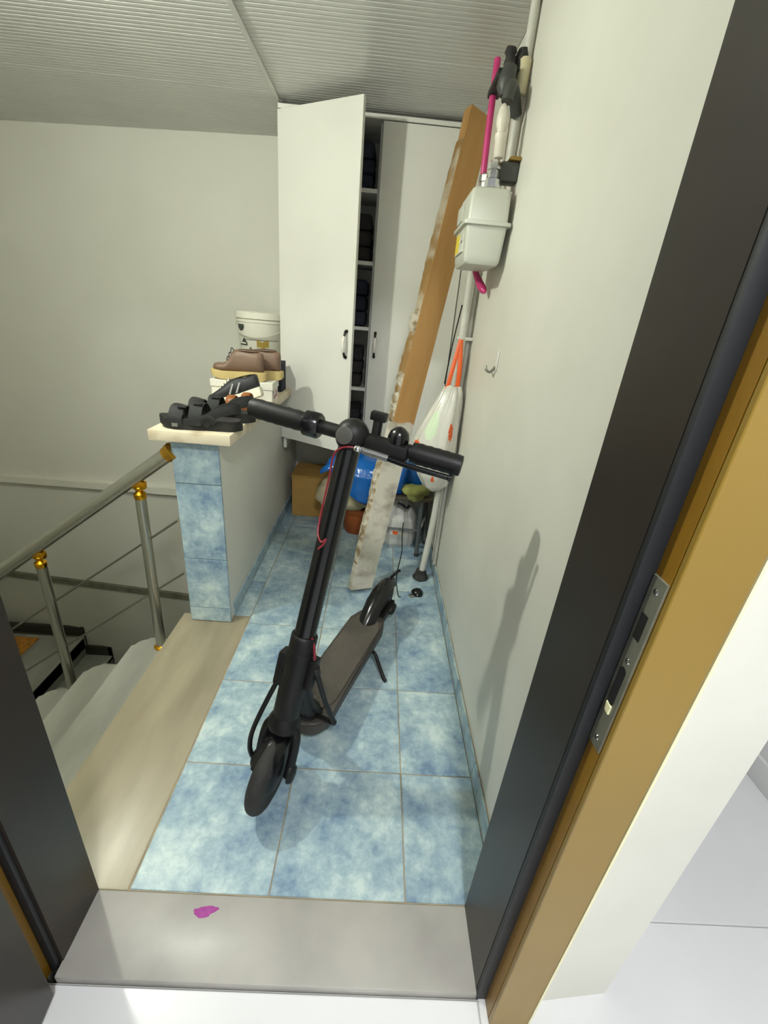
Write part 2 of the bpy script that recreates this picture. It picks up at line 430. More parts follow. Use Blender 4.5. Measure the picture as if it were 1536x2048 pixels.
# thin orange patch on the half landing
g = bx(-3.52, -3.22, 2.17, 2.40, LZ, LZ+.012, bev=.004)
tag(obj('orange_patch', g, M('orange_flat', (196, 132, 40), (150, 100, 40), scale=30, rough=.95), origin=(-3.3, 2.2, LZ)), 'thin orange patch on the landing at the foot of the stairs', 'mat')

# ---- railing
rail = thing('stair_railing', 'steel stair handrail with brass fittings and thin rods', 'railing', (-1.066, .68, -.18))
RY = .672; SL = .76
def rz(x, z0=.765): return z0+(x+.91)*SL
x1 = -3.1
obj('handrail', tb([(-.915, RY, rz(-.915)), (x1, RY, rz(x1))], .027, 20), m_steel, rail, world=True)
d = Vector((-1, 0, -SL)).normalized()
obj('end_cap', lt([(.030, -.002), (.034, .0), (.034, .012), (.030, .022), (.030, .034)], (-.906, RY, rz(-.906)), axis=d, n=20), M('brass_dull', (190, 145, 50), rough=.35, metal=.8), rail, world=True)
for x, zf in ((-1.055, -.18), (-1.515, -.54), (-2.03, -.90), (-2.53, -1.26)):
    zt = rz(x)
    obj('post', tb([(x-.012, RY, zf+.01), (x, RY, zt-.085)], .0205, 18), m_steel, rail, world=True)
    g = lt([(.0205, -.094), (.0225, -.088), (.0225, -.072), (.012, -.062), (.017, -.052), (.017, -.046), (.010, -.04), (.010, -.026)], (x, RY, zt), n=18)
    obj('collar', g, m_brass, rail, world=True)
    obj('saddle', bx(x-.04, x+.028, RY-.012, RY+.012, zt-.052, zt-.02, bev=.006), m_brass, rail, world=True)
    obj('foot_ring', lt([(.030, 0), (.030, .008), (.022, .016)], (x-.012, RY, zf), n=18), m_brass, rail, world=True)
m_rod = M('rod_steel', (120, 119, 108), rough=.35, metal=.8)
for z0 in (.483, .236):
    obj('rod', tb([(-.925, RY, z0-.01), (x1, RY, z0+(x1+.91)*SL)], .0045, 8), m_rod, rail, world=True)
    obj('rod_end', lt([(.008, 0), (.008, .014), (.003, .018)], (-.906, RY, z0+.003), axis=d, n=10), m_chrome, rail, world=True)

# ================================================================== LAMPS
lamp = thing('ceiling_lamp', 'bare white bulb in a holder on the ceiling above the stairs', 'lamp', (LAMP_POS.x, LAMP_POS.y, CZ-.004))
obj('holder', lt([(.05, -.002), (.05, -.012), (.024, -.02), (.020, -.078)], (LAMP_POS.x, LAMP_POS.y, CZ-.004), n=20), m_cab, lamp, world=True)
g = nb(); bmesh.ops.create_uvsphere(g, u_segments=16, v_segments=10, radius=.027); g.transform(Matrix.Translation(LAMP_POS))
obj('bulb', g, M('bulb_glow', (250, 255, 240), emit=LAMP_HALL), lamp, world=True)
lamp2 = thing('ceiling_lamp', 'round white ceiling lamp in the room behind the doorway', 'lamp', ROOM_POS)
obj('lamp_base', lt([(.15, 0), (.15, -.03)], ROOM_POS, n=32), m_cab, lamp2, world=True)
obj('lamp_shade', lt([(.14, -.03), (.135, -.05), (.10, -.07), (.02, -.078)], ROOM_POS, n=32), M('shade_glow', (251, 255, 255), emit=LAMP_ROOM), lamp2, world=True)

# ================================================================== CABINET
CF = 1.75; CX0, CX1 = -.725, .226; CB, CT = .49, 2.150
cab = thing('wardrobe_cabinet', 'tall white wall cabinet with one door ajar below the ceiling', 'cabinet', (-.25, CF, CB))
obj('side_panel', bx(CX0, CX0+.018, CF, 2.07, CB, CT), m_cab, cab, world=True, smooth=False)
obj('side_panel', bx(CX1-.018, CX1, CF, 2.07, CB, CT), m_cab, cab, world=True, smooth=False)
obj('divider', bx(-.244, -.226, CF+.02, 2.05, CB+.07, CT-.02), m_cabin, cab, world=True, smooth=False)
obj('top_panel', bx(CX0-.006, CX1, CF-.022, 2.07, CT-.018, CT), m_cab, cab, world=True, smooth=False)
obj('bottom_panel', bx(CX0+.018, CX1-.018, CF, 2.07, .545, .563), m_cab, cab, world=True, smooth=False)
obj('back_panel', bx(CX0+.018, CX1-.018, 2.058, 2.068, .545, CT-.018), m_cabin, cab, world=True, smooth=False)
for z in (1.857, 1.538, 1.215, .882):
    obj('shelf', bx(CX0+.018, -.244, CF+.012, 2.058, z-.009, z+.009), m_cab, cab, world=True, smooth=False)
    obj('shelf', bx(-.226, CX1-.018, CF+.03, 2.058, z-.009, z+.009), m_cab, cab, world=True, smooth=False)
m_handle = M('white_porcelain', (236, 232, 222), rough=.25)
m_hend = M('dark_bronze', (46, 40, 34), rough=.35, metal=.6)
def handle(parent, x, y, z, nx, ny):
    """bow handle: porcelain grip between two dark metal feet; (nx, ny) outward normal"""
    n = Vector((nx, ny, 0)); c = Vector((x, y, z))
    h = .052
    gp = smooth_path([c+n*.022+Vector((0, 0, -h*.72)), c+n*.030+Vector((0, 0, -h*.3)), c+n*.030+Vector((0, 0, h*.3)), c+n*.022+Vector((0, 0, h*.72))], 5)
    hd = obj('handle', tb(gp, [.0062+.003*math.sin(math.pi*i/(len(gp)-1)) for i in range(len(gp))], 10), m_handle, parent, world=True)
    for s in (-1, 1):
        pth = smooth_path([c+Vector((0, 0, s*h*1.2))+n*.001, c+n*.012+Vector((0, 0, s*h*1.15)), c+n*.022+Vector((0, 0, s*h*.72))], 4)
        obj('handle_foot', tb(pth, [.009-.0035*i/(len(pth)-1) for i in range(len(pth))], 10), m_hend, hd, world=True)
# left door, hinged on the left and swung out
ang = -31.0
DM = Matrix.Translation((CX0, CF-.004, 0)) @ Matrix.Rotation(R(ang), 4, 'Z')
g = bx(0, .488, -.018, 0, .563, CT-.022, bev=.001, seg=1); g.transform(DM)
ld = obj('door', g, m_cab, cab, world=True, smooth=False)
hp = DM @ Vector((.455, -.018, 1.14)); nn = DM.to_3x3() @ Vector((0, -1, 0))
handle(ld, hp.x, hp.y, hp.z, nn.x, nn.y)
rd = obj('door', bx(-.232, CX1-.001, CF-.019, CF-.001, .563, CT-.022, bev=.001, seg=1), m_cab, cab, world=True, smooth=False)
handle(rd, -.203, CF-.019, 1.135, 0, -1)
# dark clothes on the shelves behind the gap
sh = [(.563, .20, 'top'), (.891, .22, ''), (1.224, .24, ''), (1.547, .22, ''), (1.866, .20, '')]
names = ['black folded clothes on the lowest cabinet shelf', 'dark grey folded clothes on the second cabinet shelf from below', 'navy folded clothes on the middle cabinet shelf', 'dark folded clothes on the second cabinet shelf from above', 'navy folded bedding on the topmost cabinet shelf']
for i, (z, h, _) in enumerate(sh):
    g = nb(); k = 3; hh = h/k
    for j in range(k):
        b0 = z+.001+j*hh
        box(g, -.69+.012*random.random(), -.26-.01*random.random(), CF+.03+.02*random.random(), 2.03, b0, b0+hh*.96, bev=.02, seg=3)
    tag(obj('folded_clothes', roughen(g, .005, 12, i), m_dark if i in (0, 1, 3) else m_dark2, origin=(-.45, 1.9, z)), names[i], 'clothes', 'clothes on the cabinet shelves')

# ================================================================== GAS METER AND PIPES
m_meter = M('meter_grey', (196, 197, 184), rough=.38, scale=4, rvar=.1)
m_pipew = M('pipe_white', (208, 206, 196), (192, 190, 180), scale=8, rough=.45)
m_creamp = M('pipe_cream', (214, 206, 172), (196, 186, 150), scale=10, rough=.5)
m_fit = M('fitting_white', (222, 214, 200), rough=.4)
m_valve = M('valve_dark', (58, 60, 58), (74, 74, 70), scale=12, rough=.5)
m_rub = M('dirty_black', (34, 34, 34), (58, 56, 52), scale=30, rough=.8, bump=.4, bscale=80)
mt = thing('gas_meter', 'pale grey box gas meter with yellow label hung on the right wall', 'gas meter', (.15, .87, 1.5))
def rbox_ring(x0, x1, y0, y1, z, r, n=5):
    out = []
    for (cx, cy, a0) in ((x1-r, y1-r, 0), (x0+r, y1-r, 90), (x0+r, y0+r, 180), (x1-r, y0+r, 270)):
        for k in range(n+1):
            a = R(a0+90*k/n); out.append(Vector((cx+r*math.cos(a), cy+r*math.sin(a), z)))
    return out
MX0, MX1, MY0, MY1 = .082, .214, .755, .985
def shell(rows_):
    g = nb(); loft(g, [rbox_ring(MX0+i, MX1-i, MY0+i, MY1-i, z, max(.013-i*.1, .005)) for z, i in rows_]); return g
obj('upper_shell', shell([(1.592, .0), (1.668, .003), (1.680, .007), (1.685, .014), (1.686, .022)]), m_meter, mt, world=True)
obj('lower_shell', shell([(1.470, .020), (1.472, .012), (1.480, .007), (1.495, .005), (1.582, .0)]), m_meter, mt, world=True)
obj('flange', shell([(1.580, -.004), (1.582, -.010), (1.592, -.010), (1.594, -.004)]), m_meter, mt, world=True)
lab = obj('label', bx(MX0-.0012, MX0+.004, .80, .95, 1.508, 1.572), M('label_white', (226, 226, 214), (190, 190, 176), scale=60, rough=.4), mt, world=True, smooth=False)
obj('yellow_sticker', bx(MX0-.0018, MX0-.001, .872, .946, 1.512, 1.57), M('label_yellow', (232, 206, 40), rough=.4), lab, world=True, smooth=False)
obj('label_print', bx(MX0-.0018, MX0-.001, .812, .826, 1.535, 1.543), m_black, lab, world=True, smooth=False)
obj('counter_window', bx(MX0-.007, MX0+.004, .86, .96, 1.604, 1.655, bev=.004), m_meter, mt, world=True)
for y in (.80, .94):
    obj('union_nut', lt([(.022, 0), (.024, .004), (.024, .026), (.017, .03), (.017, .05), (.021, .052), (.021, .07), (.014, .076)], (.150, y, 1.686), n=6 if y < .9 else 8), m_chrome, mt, world=True, auto=20)
# supply pipe group above the meter
sup = thing('gas_supply_pipe', 'white gas pipe with dark valve above the meter on the right wall', 'pipe', (.16, .82, 1.76))
obj('fitting', lt([(.013, 0), (.016, .004), (.017, .045), (.019, .05), (.019, .06), (.013, .064), (.014, .07), (.019, .085), (.018, .105), (.012, .125), (.004, .135)], (.158, .80, 1.768), axis=(-.04, .05, 1), n=18), m_fit, sup, world=True)
obj('valve_body', bx(.170, .2295, .80, .86, 1.712, 1.765, bev=.008), m_valve, sup, world=True)
obj('wall_plate', bx(.195, .2295, .79, .87, 1.766, 1.776, bev=.003), M('brass_plate', (150, 120, 60), rough=.5, metal=.4), sup, world=True)
obj('pipe', tb([(.212, .88, 1.78), (.212, .88, 2.17)], .0135, 14), m_pipew, sup, world=True)
obj('cream_sleeve', lt([(.015, 0), (.019, .003), (.019, .085), (.015, .09)], (.208, .87, 1.945), n=16), m_creamp, sup, world=True)
obj('valve_elbow', tb(smooth_path([(.158, .80, 1.905), (.165, .81, 1.945), (.185, .84, 1.935), (.206, .87, 1.90)], 5), .018, 12), m_valve, sup, world=True)
obj('valve_cone', lt([(.012, 0), (.026, .02), (.026, .045), (.02, .075)], (.150, .84, 1.93), axis=(.15, .1, 1), n=14), m_valve, sup, world=True)
obj('rag_wrap', roughen(lt([(.012, 0), (.018, .008), (.016, .03), (.014, .05), (.017, .06), (.012, .07)], (.160, .87, 1.985), n=16), .006, 40), m_rub, sup, world=True)
obj('rag_wrap', roughen(lt([(.012, 0), (.02, .012), (.02, .05), (.012, .07)], (.198, .88, 1.99), n=14), .006, 40, 3), m_rub, sup, world=True)
obj('stick_clamp', bx(.135, .175, .90, 1.06, 2.0, 2.022, bev=.005), m_rub, sup, world=True)
obj('valve_knob', lt([(.006, 0), (.014, .004), (.013, .014), (.004, .018)], (.160, .89, 2.05), n=10), M('knob_orange', (206, 134, 30), rough=.5), sup, world=True)
# pink stick hanging behind the meter
g = tb(smooth_path([(.151, 1.045, 2.10), (.151, 1.03, 1.95), (.153, 1.016, 1.80), (.160, 1.010, 1.66), (.170, 1.005, 1.50), (.186, .965, 1.440), (.206, .915, 1.400)], 6), [.0115]*28+[.012, .0125, .0135, .014, .0145, .0145, .0135, .011, .006], 12)
tag(obj('pink_stick', g, M('pink_plastic', (206, 66, 128), (190, 52, 112), scale=6, rough=.35), origin=(.17, .98, 1.42)), 'bright pink plastic stick hanging behind the gas meter', 'stick')
obj_wrap = None
# pipes down the wall
dp = thing('drop_pipe', 'white pipe running down the right wall from the meter to the floor', 'pipe', (.146, 1.131, 0))
obj('pipe', tb(smooth_path([(.183, 1.13, 1.50), (.182, 1.13, 1.0), (.180, 1.13, .62), (.176, 1.13, .42), (.166, 1.13, .25), (.148, 1.13, .012)], 6), .0165, 14), m_pipew, dp, world=True)
obj('pipe_clamp', bx(.160, .2295, 1.118, 1.142, 1.222, 1.236, bev=.003), m_pipew, dp, world=True)
obj('floor_sleeve', roughen(lt([(.042, 0), (.044, .006), (.034, .022), (.026, .05), (.02, .052)], (.147, 1.13, .0005), n=20), .004, 60), m_rub, dp, world=True)
dp2 = thing('thin_pipe', 'thinner white pipe tight against the right wall behind the hanging bag', 'pipe', (.214, 1.16, 0))
obj('pipe', tb([(.2165, 1.16, .075), (.2165, 1.16, 1.62)], .0105, 12), m_pipew, dp2, world=True)
obj('pipe', tb([(.2175, 1.215, .075), (.2175, 1.215, 1.55)], .009, 12), m_pipew, dp2, world=True)

# ================================================================== LEANING BOARD
def board_material():
    m = M('board_wood', (182, 140, 84), (164, 122, 68), scale=3, rough=.7, stretch=(6, 6, .7), lo=.3, hi=.75, bump=.15, bscale=30)
    nt = m.node_tree; N = nt.nodes; L = nt.links; b = N['Principled BSDF']
    src = b.inputs['Base Color'].links[0].from_socket
    tc = N.new('ShaderNodeTexCoord'); sep = N.new('ShaderNodeSeparateXYZ'); L.new(tc.outputs['Object'], sep.inputs[0])
    nz = N.new('ShaderNodeTexNoise'); nz.inputs['Scale'].default_value = 9; L.new(tc.outputs['Object'], nz.inputs['Vector'])
    ad = N.new('ShaderNodeMath'); ad.operation = 'MULTIPLY_ADD'; ad.inputs[1].default_value = .07; L.new(nz.outputs['Fac'], ad.inputs[0]); L.new(sep.outputs['Z'], ad.inputs[2])
    mr = N.new('ShaderNodeMapRange'); mr.inputs['From Min'].default_value = BOARD_SPLIT; mr.inputs['From Max'].default_value = BOARD_SPLIT+.012; L.new(ad.outputs[0], mr.inputs['Value'])
    n3 = N.new('ShaderNodeTexNoise'); n3.inputs['Scale'].default_value = 14; n3.inputs['Detail'].default_value = 8
    mp = N.new('ShaderNodeMapping'); mp.inputs['Scale'].default_value = (.6, .6, 1); L.new(tc.outputs['Object'], mp.inputs[0]); L.new(mp.outputs[0], n3.inputs['Vector'])
    cr = N.new('ShaderNodeValToRGB'); e = cr.color_ramp.elements
    e[0].position, e[0].color = .30, lin((150, 140, 124)); e[1].position, e[1].color = .52, lin((206, 200, 186))
    L.new(n3.outputs['Fac'], cr.inputs[0])
    mx = N.new('ShaderNodeMix'); mx.data_type = 'RGBA'; L.new(mr.outputs[0], mx.inputs[0]); L.new(cr.outputs[0], mx.inputs[6]); L.new(src, mx.inputs[7])
    L.new(mx.outputs[2], b.inputs['Base Color'])
    return m
BB = Vector((-.172, .945, 0)); BT = Vector((.180, 1.42, 2.09)); BOARD_SPLIT = .90
az = (BT-BB).normalized(); wx = Vector((.9, .43, 0)); wx = (wx-az*wx.dot(az)).normalized(); ny = az.cross(wx)
BMAT = Matrix(((wx.x, ny.x, az.x, BB.x), (wx.y, ny.y, az.y, BB.y), (wx.z, ny.z, az.z, BB.z), (0, 0, 0, 1)))
bl = (BT-BB).length
bd = thing('wooden_board', 'long wooden board half painted white leaning from floor to cabinet', 'board', mat4=BMAT)
g = nb(); n = 40
BW, BTH = .056, .050
for i in range(n+1): pass
rings = []
for i in range(n+1):
    z = bl*i/n; j = .003*noise.noise(Vector((z*9, 1, 0)))
    z0 = z if i else .012
    rings.append([Vector((-BW+j, 0, z0)), Vector((BW+.002*noise.noise(Vector((z*7, 4, 0))), 0, z0+(.02 if i == 0 else 0))), Vector((BW, BTH, z0+(.035 if i == 0 else 0))), Vector((-BW+j, BTH, z0))])
loft(g, rings)
m_board = board_material()
m_bside = M('board_rough_side', (140, 108, 62), (176, 164, 142), scale=8, rough=.85, lo=.45, hi=.6, bump=.6, bscale=40)
obj('plank', g, m_board, bd, smooth=False)
# rough plaster crust and torn batten along the left edge
m_crust = M('plaster_crust', (196, 188, 170), (130, 112, 82), scale=30, rough=.9, lo=.4, hi=.62, bump=.8, bscale=70)
def strip(z0, z1, dx, th, seed, mat, name, step=.02):
    g = nb(); k = max(4, int((z1-z0)/step)); rr = []
    for i in range(k+1):
        z = z0+(z1-z0)*i/k; e = math.sin(math.pi*min(max(i/k, .04), .96))**.4
        a = dx*e*(.75+.7*abs(noise.noise(Vector((z*22, seed, 0)))))
        rr.append([Vector((-BW-.0005, .004, z)), Vector((-BW-a, .006+th*.2, z)), Vector((-BW-a*.9, th, z)), Vector((-BW-.0005, th+.004, z))])
    loft(g, rr); return obj(name, g, mat, bd, smooth=False)
strip(1.32, 2.05, .016, .045, 1, m_bside, 'torn_edge')
strip(.98, 1.30, .018, .045, 2, m_bside, 'torn_edge')
for (a, b, dx, sd) in ((1.27, 1.37, .032, 3), (1.02, 1.11, .022, 4), (.93, 1.0, .026, 5), (.87, .93, .018, 6), (.46, .72, .022, 8), (.26, .44, .022, 9), (.16, .27, .014, 10)):
    strip(a, b, dx, .04, sd, m_crust, 'plaster_crust', .012)
strip(.15, .75, .010, .045, 12, m_bside, 'torn_edge')

# ================================================================== HANGING CARRIER BAG
def bag_mesh(rows_, n=96, seed=0, amp=.012, prints=(), xmax=None, ymax=None):
    """rows_: (z, cx, cy, rx, ry); crumpled plastic; prints: (angle deg, half width deg, z0, z1)"""
    g = nb(); rings = []
    rows2 = []
    for i in range(len(rows_)-1):
        for s in range(7):
            t = s/7; rows2.append([a+(b-a)*(t*t*(3-2*t) if False else t) for a, b in zip(rows_[i], rows_[i+1])])
    rows2.append(list(rows_[-1]))
    for (z, cx, cy, rx, ry) in rows2:
        ring = []
        for k in range(n):
            a = 2*math.pi*k/n
            q = noise.noise(Vector((math.cos(a)*2.2, math.sin(a)*2.2, z*4+seed)))+.8*abs(noise.noise(Vector((math.cos(a)*5, math.sin(a)*5, z*5+seed*2))))-.3
            f = 1+q*amp/max(rx, .03)
            v = Vector((cx+rx*f*math.cos(a), cy+ry*f*math.sin(a), z+.01*noise.noise(Vector((math.cos(a), math.sin(a), z*3+seed)))))
            if xmax is not None: v.x = min(v.x, xmax)
            if ymax is not None: v.y = min(v.y, ymax)
            ring.append(v)
        rings.append(ring)
    vv = loft(g, rings)
    for f in g.faces:
        c = f.calc_center_median()
        cx, cy = rows_[len(rows_)//2][1], rows_[len(rows_)//2][2]
        a = math.degrees(math.atan2(c.y-cy, c.x-cx)) % 360
        for (pa, hw, z0, z1, mi) in prints:
            dz = (c.z-(z0+z1)/2)/((z1-z0)/2); da = ((a-pa+180) % 360-180)/hw
            if da*da+dz*dz < 1: f.material_index = mi
    return g
m_plast = M('milky_plastic', (212, 209, 198), (190, 188, 178), scale=4, rough=.3, spec=.6, bump=.35, bscale=14)
m_orange = M('orange_print', (224, 92, 30), rough=.35)
m_green = M('pale_green_print', (206, 222, 190), rough=.35)
bag = thing('carrier_bag', 'white plastic carrier bag with orange handles hanging from the wall pipe', 'bag', (.13, 1.09, .55))
rowsb = [(.548, .152, 1.075, .030, .03), (.565, .150, 1.075, .060, .045), (.62, .138, 1.07, .085, .062), (.70, .128, 1.065, .096, .070), (.775, .122, 1.065, .100, .070), (.83, .130, 1.07, .088, .064), (.90, .146, 1.075, .072, .054), (.96, .158, 1.08, .060, .044), (1.005, .166, 1.085, .048, .034), (1.03, .168, 1.09, .036, .022)]
g = bag_mesh(rowsb, seed=3, amp=.013, xmax=.2225, ymax=1.113, prints=((196, 15, .735, .79, 1), (312, 12, .80, .88, 1), (230, 26, .80, .93, 2), (318, 8, .655, .685, 1), (262, 8, .60, .625, 1)))
obj('bag_body', g, [m_plast, m_orange, m_green], bag, world=True, auto=60)
hk = Vector((.176, 1.112, 1.225))
obj('bag_handle', tb(smooth_path([(.138, 1.075, 1.00), (.152, 1.085, 1.09), hk], 6), .009, 8, sy=.25, up=(0, -1, 0)), m_orange, bag, world=True)
obj('bag_handle', tb(smooth_path([(.186, 1.085, 1.01), (.186, 1.09, 1.10), hk], 6), .010, 8, sy=.25, up=(0, -1, 0)), m_orange, bag, world=True)
# thin dark cord hanging behind the bag
tag(obj('hanging_cord', tb(smooth_path([(.166, 1.145, 1.36), (.150, 1.16, 1.2), (.140, 1.17, 1.03)], 5), .0028, 6), m_black, origin=(.15, 1.16, 1.03)), 'thin dark cord hanging behind the plastic carrier bag', 'cord')
# wall hook
hook = thing('wall_hook', 'small white adhesive hook on the right wall', 'hook', (.229, .645, 1.15))
obj('backplate', bx(.2255, .2295, .626, .652, 1.15, 1.215, bev=.0015, seg=1), m_cab, hook, world=True)
obj('hook_arm', tb(smooth_path([(.2255, .64, 1.165), (.213, .645, 1.147), (.203, .665, 1.150), (.200, .675, 1.163)], 5), .0045, 8), m_plate, hook, world=True)

# ================================================================== UNDER THE CABINET
m_card = M('cardboard', (178, 140, 74), (164, 126, 64), scale=5, rough=.85)
cb = thing('cardboard_box', 'plain brown cardboard box on the floor below the cabinet', 'box', (-.53, 1.9, 0))
obj('box_body', bx(-.685, -.375, 1.80, 2.06, .001, .285, bev=.003), m_card, cb, world=True, smooth=False)
obj('box_flap', roughen(bx(-.69, -.37, 1.792, 1.93, .287, .293), .002, 8), m_card, cb, world=True, smooth=False)
obj('box_flap', roughen(bx(-.69, -.37, 1.932, 2.065, .287, .293), .002, 8, 4), m_card, cb, world=True, smooth=False)
# terracotta pot with a cream cloth bag on it
pot = thing('plant_pot', 'brown plastic pot standing on the tiles below the cabinet', 'pot', (-.235, 1.66, 0))
m_pot = M('pot_brown', (146, 74, 26), (130, 64, 22), scale=6, rough=.5)
obj('pot_body', lt([(.078, .001), (.084, .02), (.100, .17), (.092, .172), (.078, .03)], (-.235, 1.66, 0), n=28), m_pot, pot, world=True)
obj('pot_rim', lt([(.100, .150), (.108, .153), (.108, .18), (.094, .18), (.094, .153)], (-.235, 1.66, 0), n=28, cap=False), m_pot, pot, world=True)
m_cloth = M('cream_cloth', (196, 184, 152), (168, 156, 124), scale=7, rough=.85, bump=.5, bscale=25)
g = blob(nb(), (-.30, 1.62, .272), (.185, .12, .112), .22, 9, 2, zmin=.181, power=2.4)
tag(obj('cloth_sack', g, m_cloth, origin=(-.27, 1.63, .18)), 'crumpled cream cloth sack piled on the brown pot', 'sack')
# stool with grey tubular legs
stool = thing('stool', 'low stool with grey tubular metal legs under the bags', 'stool', (.06, 1.52, 0))
m_legm = M('grey_paint_metal', (92, 96, 96), rough=.4, metal=.3)
obj('seat', bx(-.12, .205, 1.37, 1.70, .345, .37, bev=.01), M('stool_seat', (70, 62, 50), rough=.6), stool, world=True)
for (xa, ya, xb, yb) in ((.140, 1.368, .135, 1.395), (.205, 1.53, .19, 1.68), (-.115, 1.375, -.09, 1.40), (-.115, 1.69, -.09, 1.67)):
    lg = obj('leg', tb([(xa, ya, .004), (xb, yb, .346)], .0115, 12), m_legm, stool, world=True)
    obj('leg_cap', lt([(.015, 0), (.015, .014), (.012, .018)], (xa, ya, .0), n=12), m_rub, lg, world=True)
obj('stretcher', tb([(.138, 1.385, .16), (-.1, 1.39, .16)], .007, 8), m_legm, stool, world=True)
obj('stretcher', tb([(.138, 1.39, .15), (.195, 1.60, .15)], .007, 8), m_pipew, stool, world=True)
# blue plastic bag
m_blue = M('blue_plastic', (10, 96, 176), (6, 78, 152), scale=5, rough=.2, spec=.6, bump=.7, bscale=16)
rowsq = [(.300, -.19, 1.50, .075, .05), (.325, -.18, 1.50, .13, .09), (.375, -.14, 1.50, .22, .12), (.44, -.13, 1.51, .275, .135), (.50, -.14, 1.52, .262, .13), (.535, -.16, 1.55, .18, .10), (.55, -.17, 1.56, .08, .05)]
rowsq = [(.372, -.05, 1.52, .10, .09), (.385, -.08, 1.50, .20, .12), (.42, -.12, 1.50, .265, .14), (.465, -.14, 1.51, .285, .14), (.51, -.15, 1.53, .255, .13), (.545, -.17, 1.55, .17, .10), (.555, -.18, 1.56, .08, .05)]
bb_ = thing('blue_bag', 'shiny blue plastic bag heaped on the stool under the cabinet', 'bag', (-.1, 1.5, .371))
g = bag_mesh(rowsq, seed=11, amp=.022, xmax=.2)
# sagging lobe over the stool's edge
for v in g.verts:
    k = max(0, math.cos(min(1, abs(v.co.x+.20)/.17)*math.pi/2))*max(0, min(1, (1.50-v.co.y)/.06))
    if v.co.z < .45: v.co.z -= .10*k
    if v.co.x > 0: v.co.y = max(v.co.y, 1.36+.12*min(1, v.co.x/.05))
obj('bag_body', g, m_blue, bb_, world=True, auto=50)
obj('bag_tail', roughen(tb(smooth_path([(-.36, 1.49, .50), (-.42, 1.47, .475), (-.455, 1.46, .445)], 4), [.05, .045, .042, .038, .034, .028, .022, .016, .012], 12, sy=.5), .006, 25), m_blue, bb_, world=True, auto=50)
# green cloth
g = blob(nb(), (.10, 1.415, .402), (.085, .06, .032), .3, 12, 5, zmin=.371, power=2.4)
g.transform(Matrix.Identity(4)); m_gcl = M('green_cloth', (150, 152, 84), (112, 112, 60), scale=10, rough=.9, bump=.5, bscale=40)
for v in g.verts:
    if v.co.z < .386 and v.co.y < 1.372: v.co.z = .386-.09*min(1, (1.386-v.co.y)*14)
tag(obj('green_cloth', g, m_gcl, origin=(.1, 1.415, .371)), 'olive green cloth bunched on the stool beside the blue bag', 'cloth')
# white carrier bag under the stool
wb = thing('floor_bag', 'white plastic bag with a small orange print standing under the stool', 'bag', (.02, 1.60, 0))
rowsw = [(.001, .02, 1.55, .105, .10), (.03, .02, 1.55, .118, .115), (.10, .02, 1.55, .12, .118), (.18, .02, 1.55, .112, .11), (.25, .015, 1.56, .09, .09), (.30, .01, 1.56, .06, .06), (.322, .01, 1.56, .03, .03)]
g = bag_mesh(rowsw, seed=21, amp=.016, prints=((262, 9, .095, .125, 1), (285, 10, .09, .105, 2)))
obj('bag_body', g, [M('grey_white_plastic', (206, 204, 198), (186, 184, 178), scale=6, rough=.35, bump=.4, bscale=14), m_orange, M('tan_print', (210, 190, 150), rough=.4)], wb, world=True, auto=60)
tag(obj('black_strap', roughen(tb(smooth_path([(.0, 1.425, .305), (.03, 1.42, .30), (.055, 1.415, .285), (.075, 1.425, .30)], 4), .011, 8, sy=.6), .003, 40), m_black, origin=(.03, 1.42, .29)), 'short black strap poking out of the white bag under the stool', 'strap')
# crumbs: black cap and cable on the floor
cp = thing('plastic_lid', 'small black plastic lid lying on the tiles by the pipe foot', 'lid', (.113, .965, 0))
obj('lid_dome', roughen(lt([(.030, .0005), (.031, .012), (.022, .024), (.006, .028)], (.118, .972, 0), n=18), .003, 50), m_blackg, cp, world=True)
obj('lid_lip', roughen(lt([(.014, .0005), (.014, .007), (.004, .009)], (.088, .948, 0), n=12), .002, 50), m_steel, cp, world=True)
tag(obj('thin_cable', tb(smooth_path([(.03, 1.24, .275), (.03, 1.22, .20), (.035, 1.19, .12), (.012, 1.05, .09), (.006, .98, .06), (.020, .94, .004), (.03, .93, .0045)], 8), .0028, 6), m_black, origin=(.02, .95, 0)), 'thin black cable dangling beside the board down to the scooter tail', 'cable')

# ================================================================== SCOOTER
# local frame: x across (towards the right wall), y to the tail, z up; leans onto its stand
sc = thing('electric_scooter', 'black electric kick scooter standing on the blue tiles', 'scooter', (-.384, -.07, 0.001), (0, R(5.6), R(-20.8)))
HUB = Vector((0, 0, .108)); TOP = Vector((0, .2165, 1.034)); AX = (TOP-HUB).normalized()
STEER = Matrix.Translation(HUB) @ Matrix.Rotation(R(4.9), 4, AX) @ Matrix.Translation(-HUB)
def so(name, bm, mat, parent=None, steer=False, **k):
    if steer: bm.transform(STEER)
    if parent is not None:
        bm.transform(MATR[sc.name]); return obj(name, bm, mat, parent, world=True, **k)
    return obj(name, bm, mat, sc, **k)
def wheel(y, steer, k=1.0):
    c = (0, y, .108*k)
    prof = []; k_ = k
    for k in range(13):
        a = -math.pi/2*1.15+math.pi*1.15*k/12
        prof.append(((.083+.025*math.cos(a))*k_, .0245*math.sin(a)))
    w_ = so('wheel', lt([(.060, -.018)]+prof+[(.060, .018)], c, axis=(1, 0, 0), n=40), m_rubber, steer=steer)
    so('hub', lt([(.010, -.030), (.05, -.027), (.064, -.018), (.064, .018), (.05, .027), (.010, .030)], c, axis=(1, 0, 0), n=28), m_black, w_, steer=steer)
    return w_
wheel(-.014, True, 1.07); wheel(.845, False)
def stem_pt(z, dx=0, dy=0): 
    t = (z-HUB.z)/AX.z; return HUB+AX*t+Vector((dx, dy, 0))
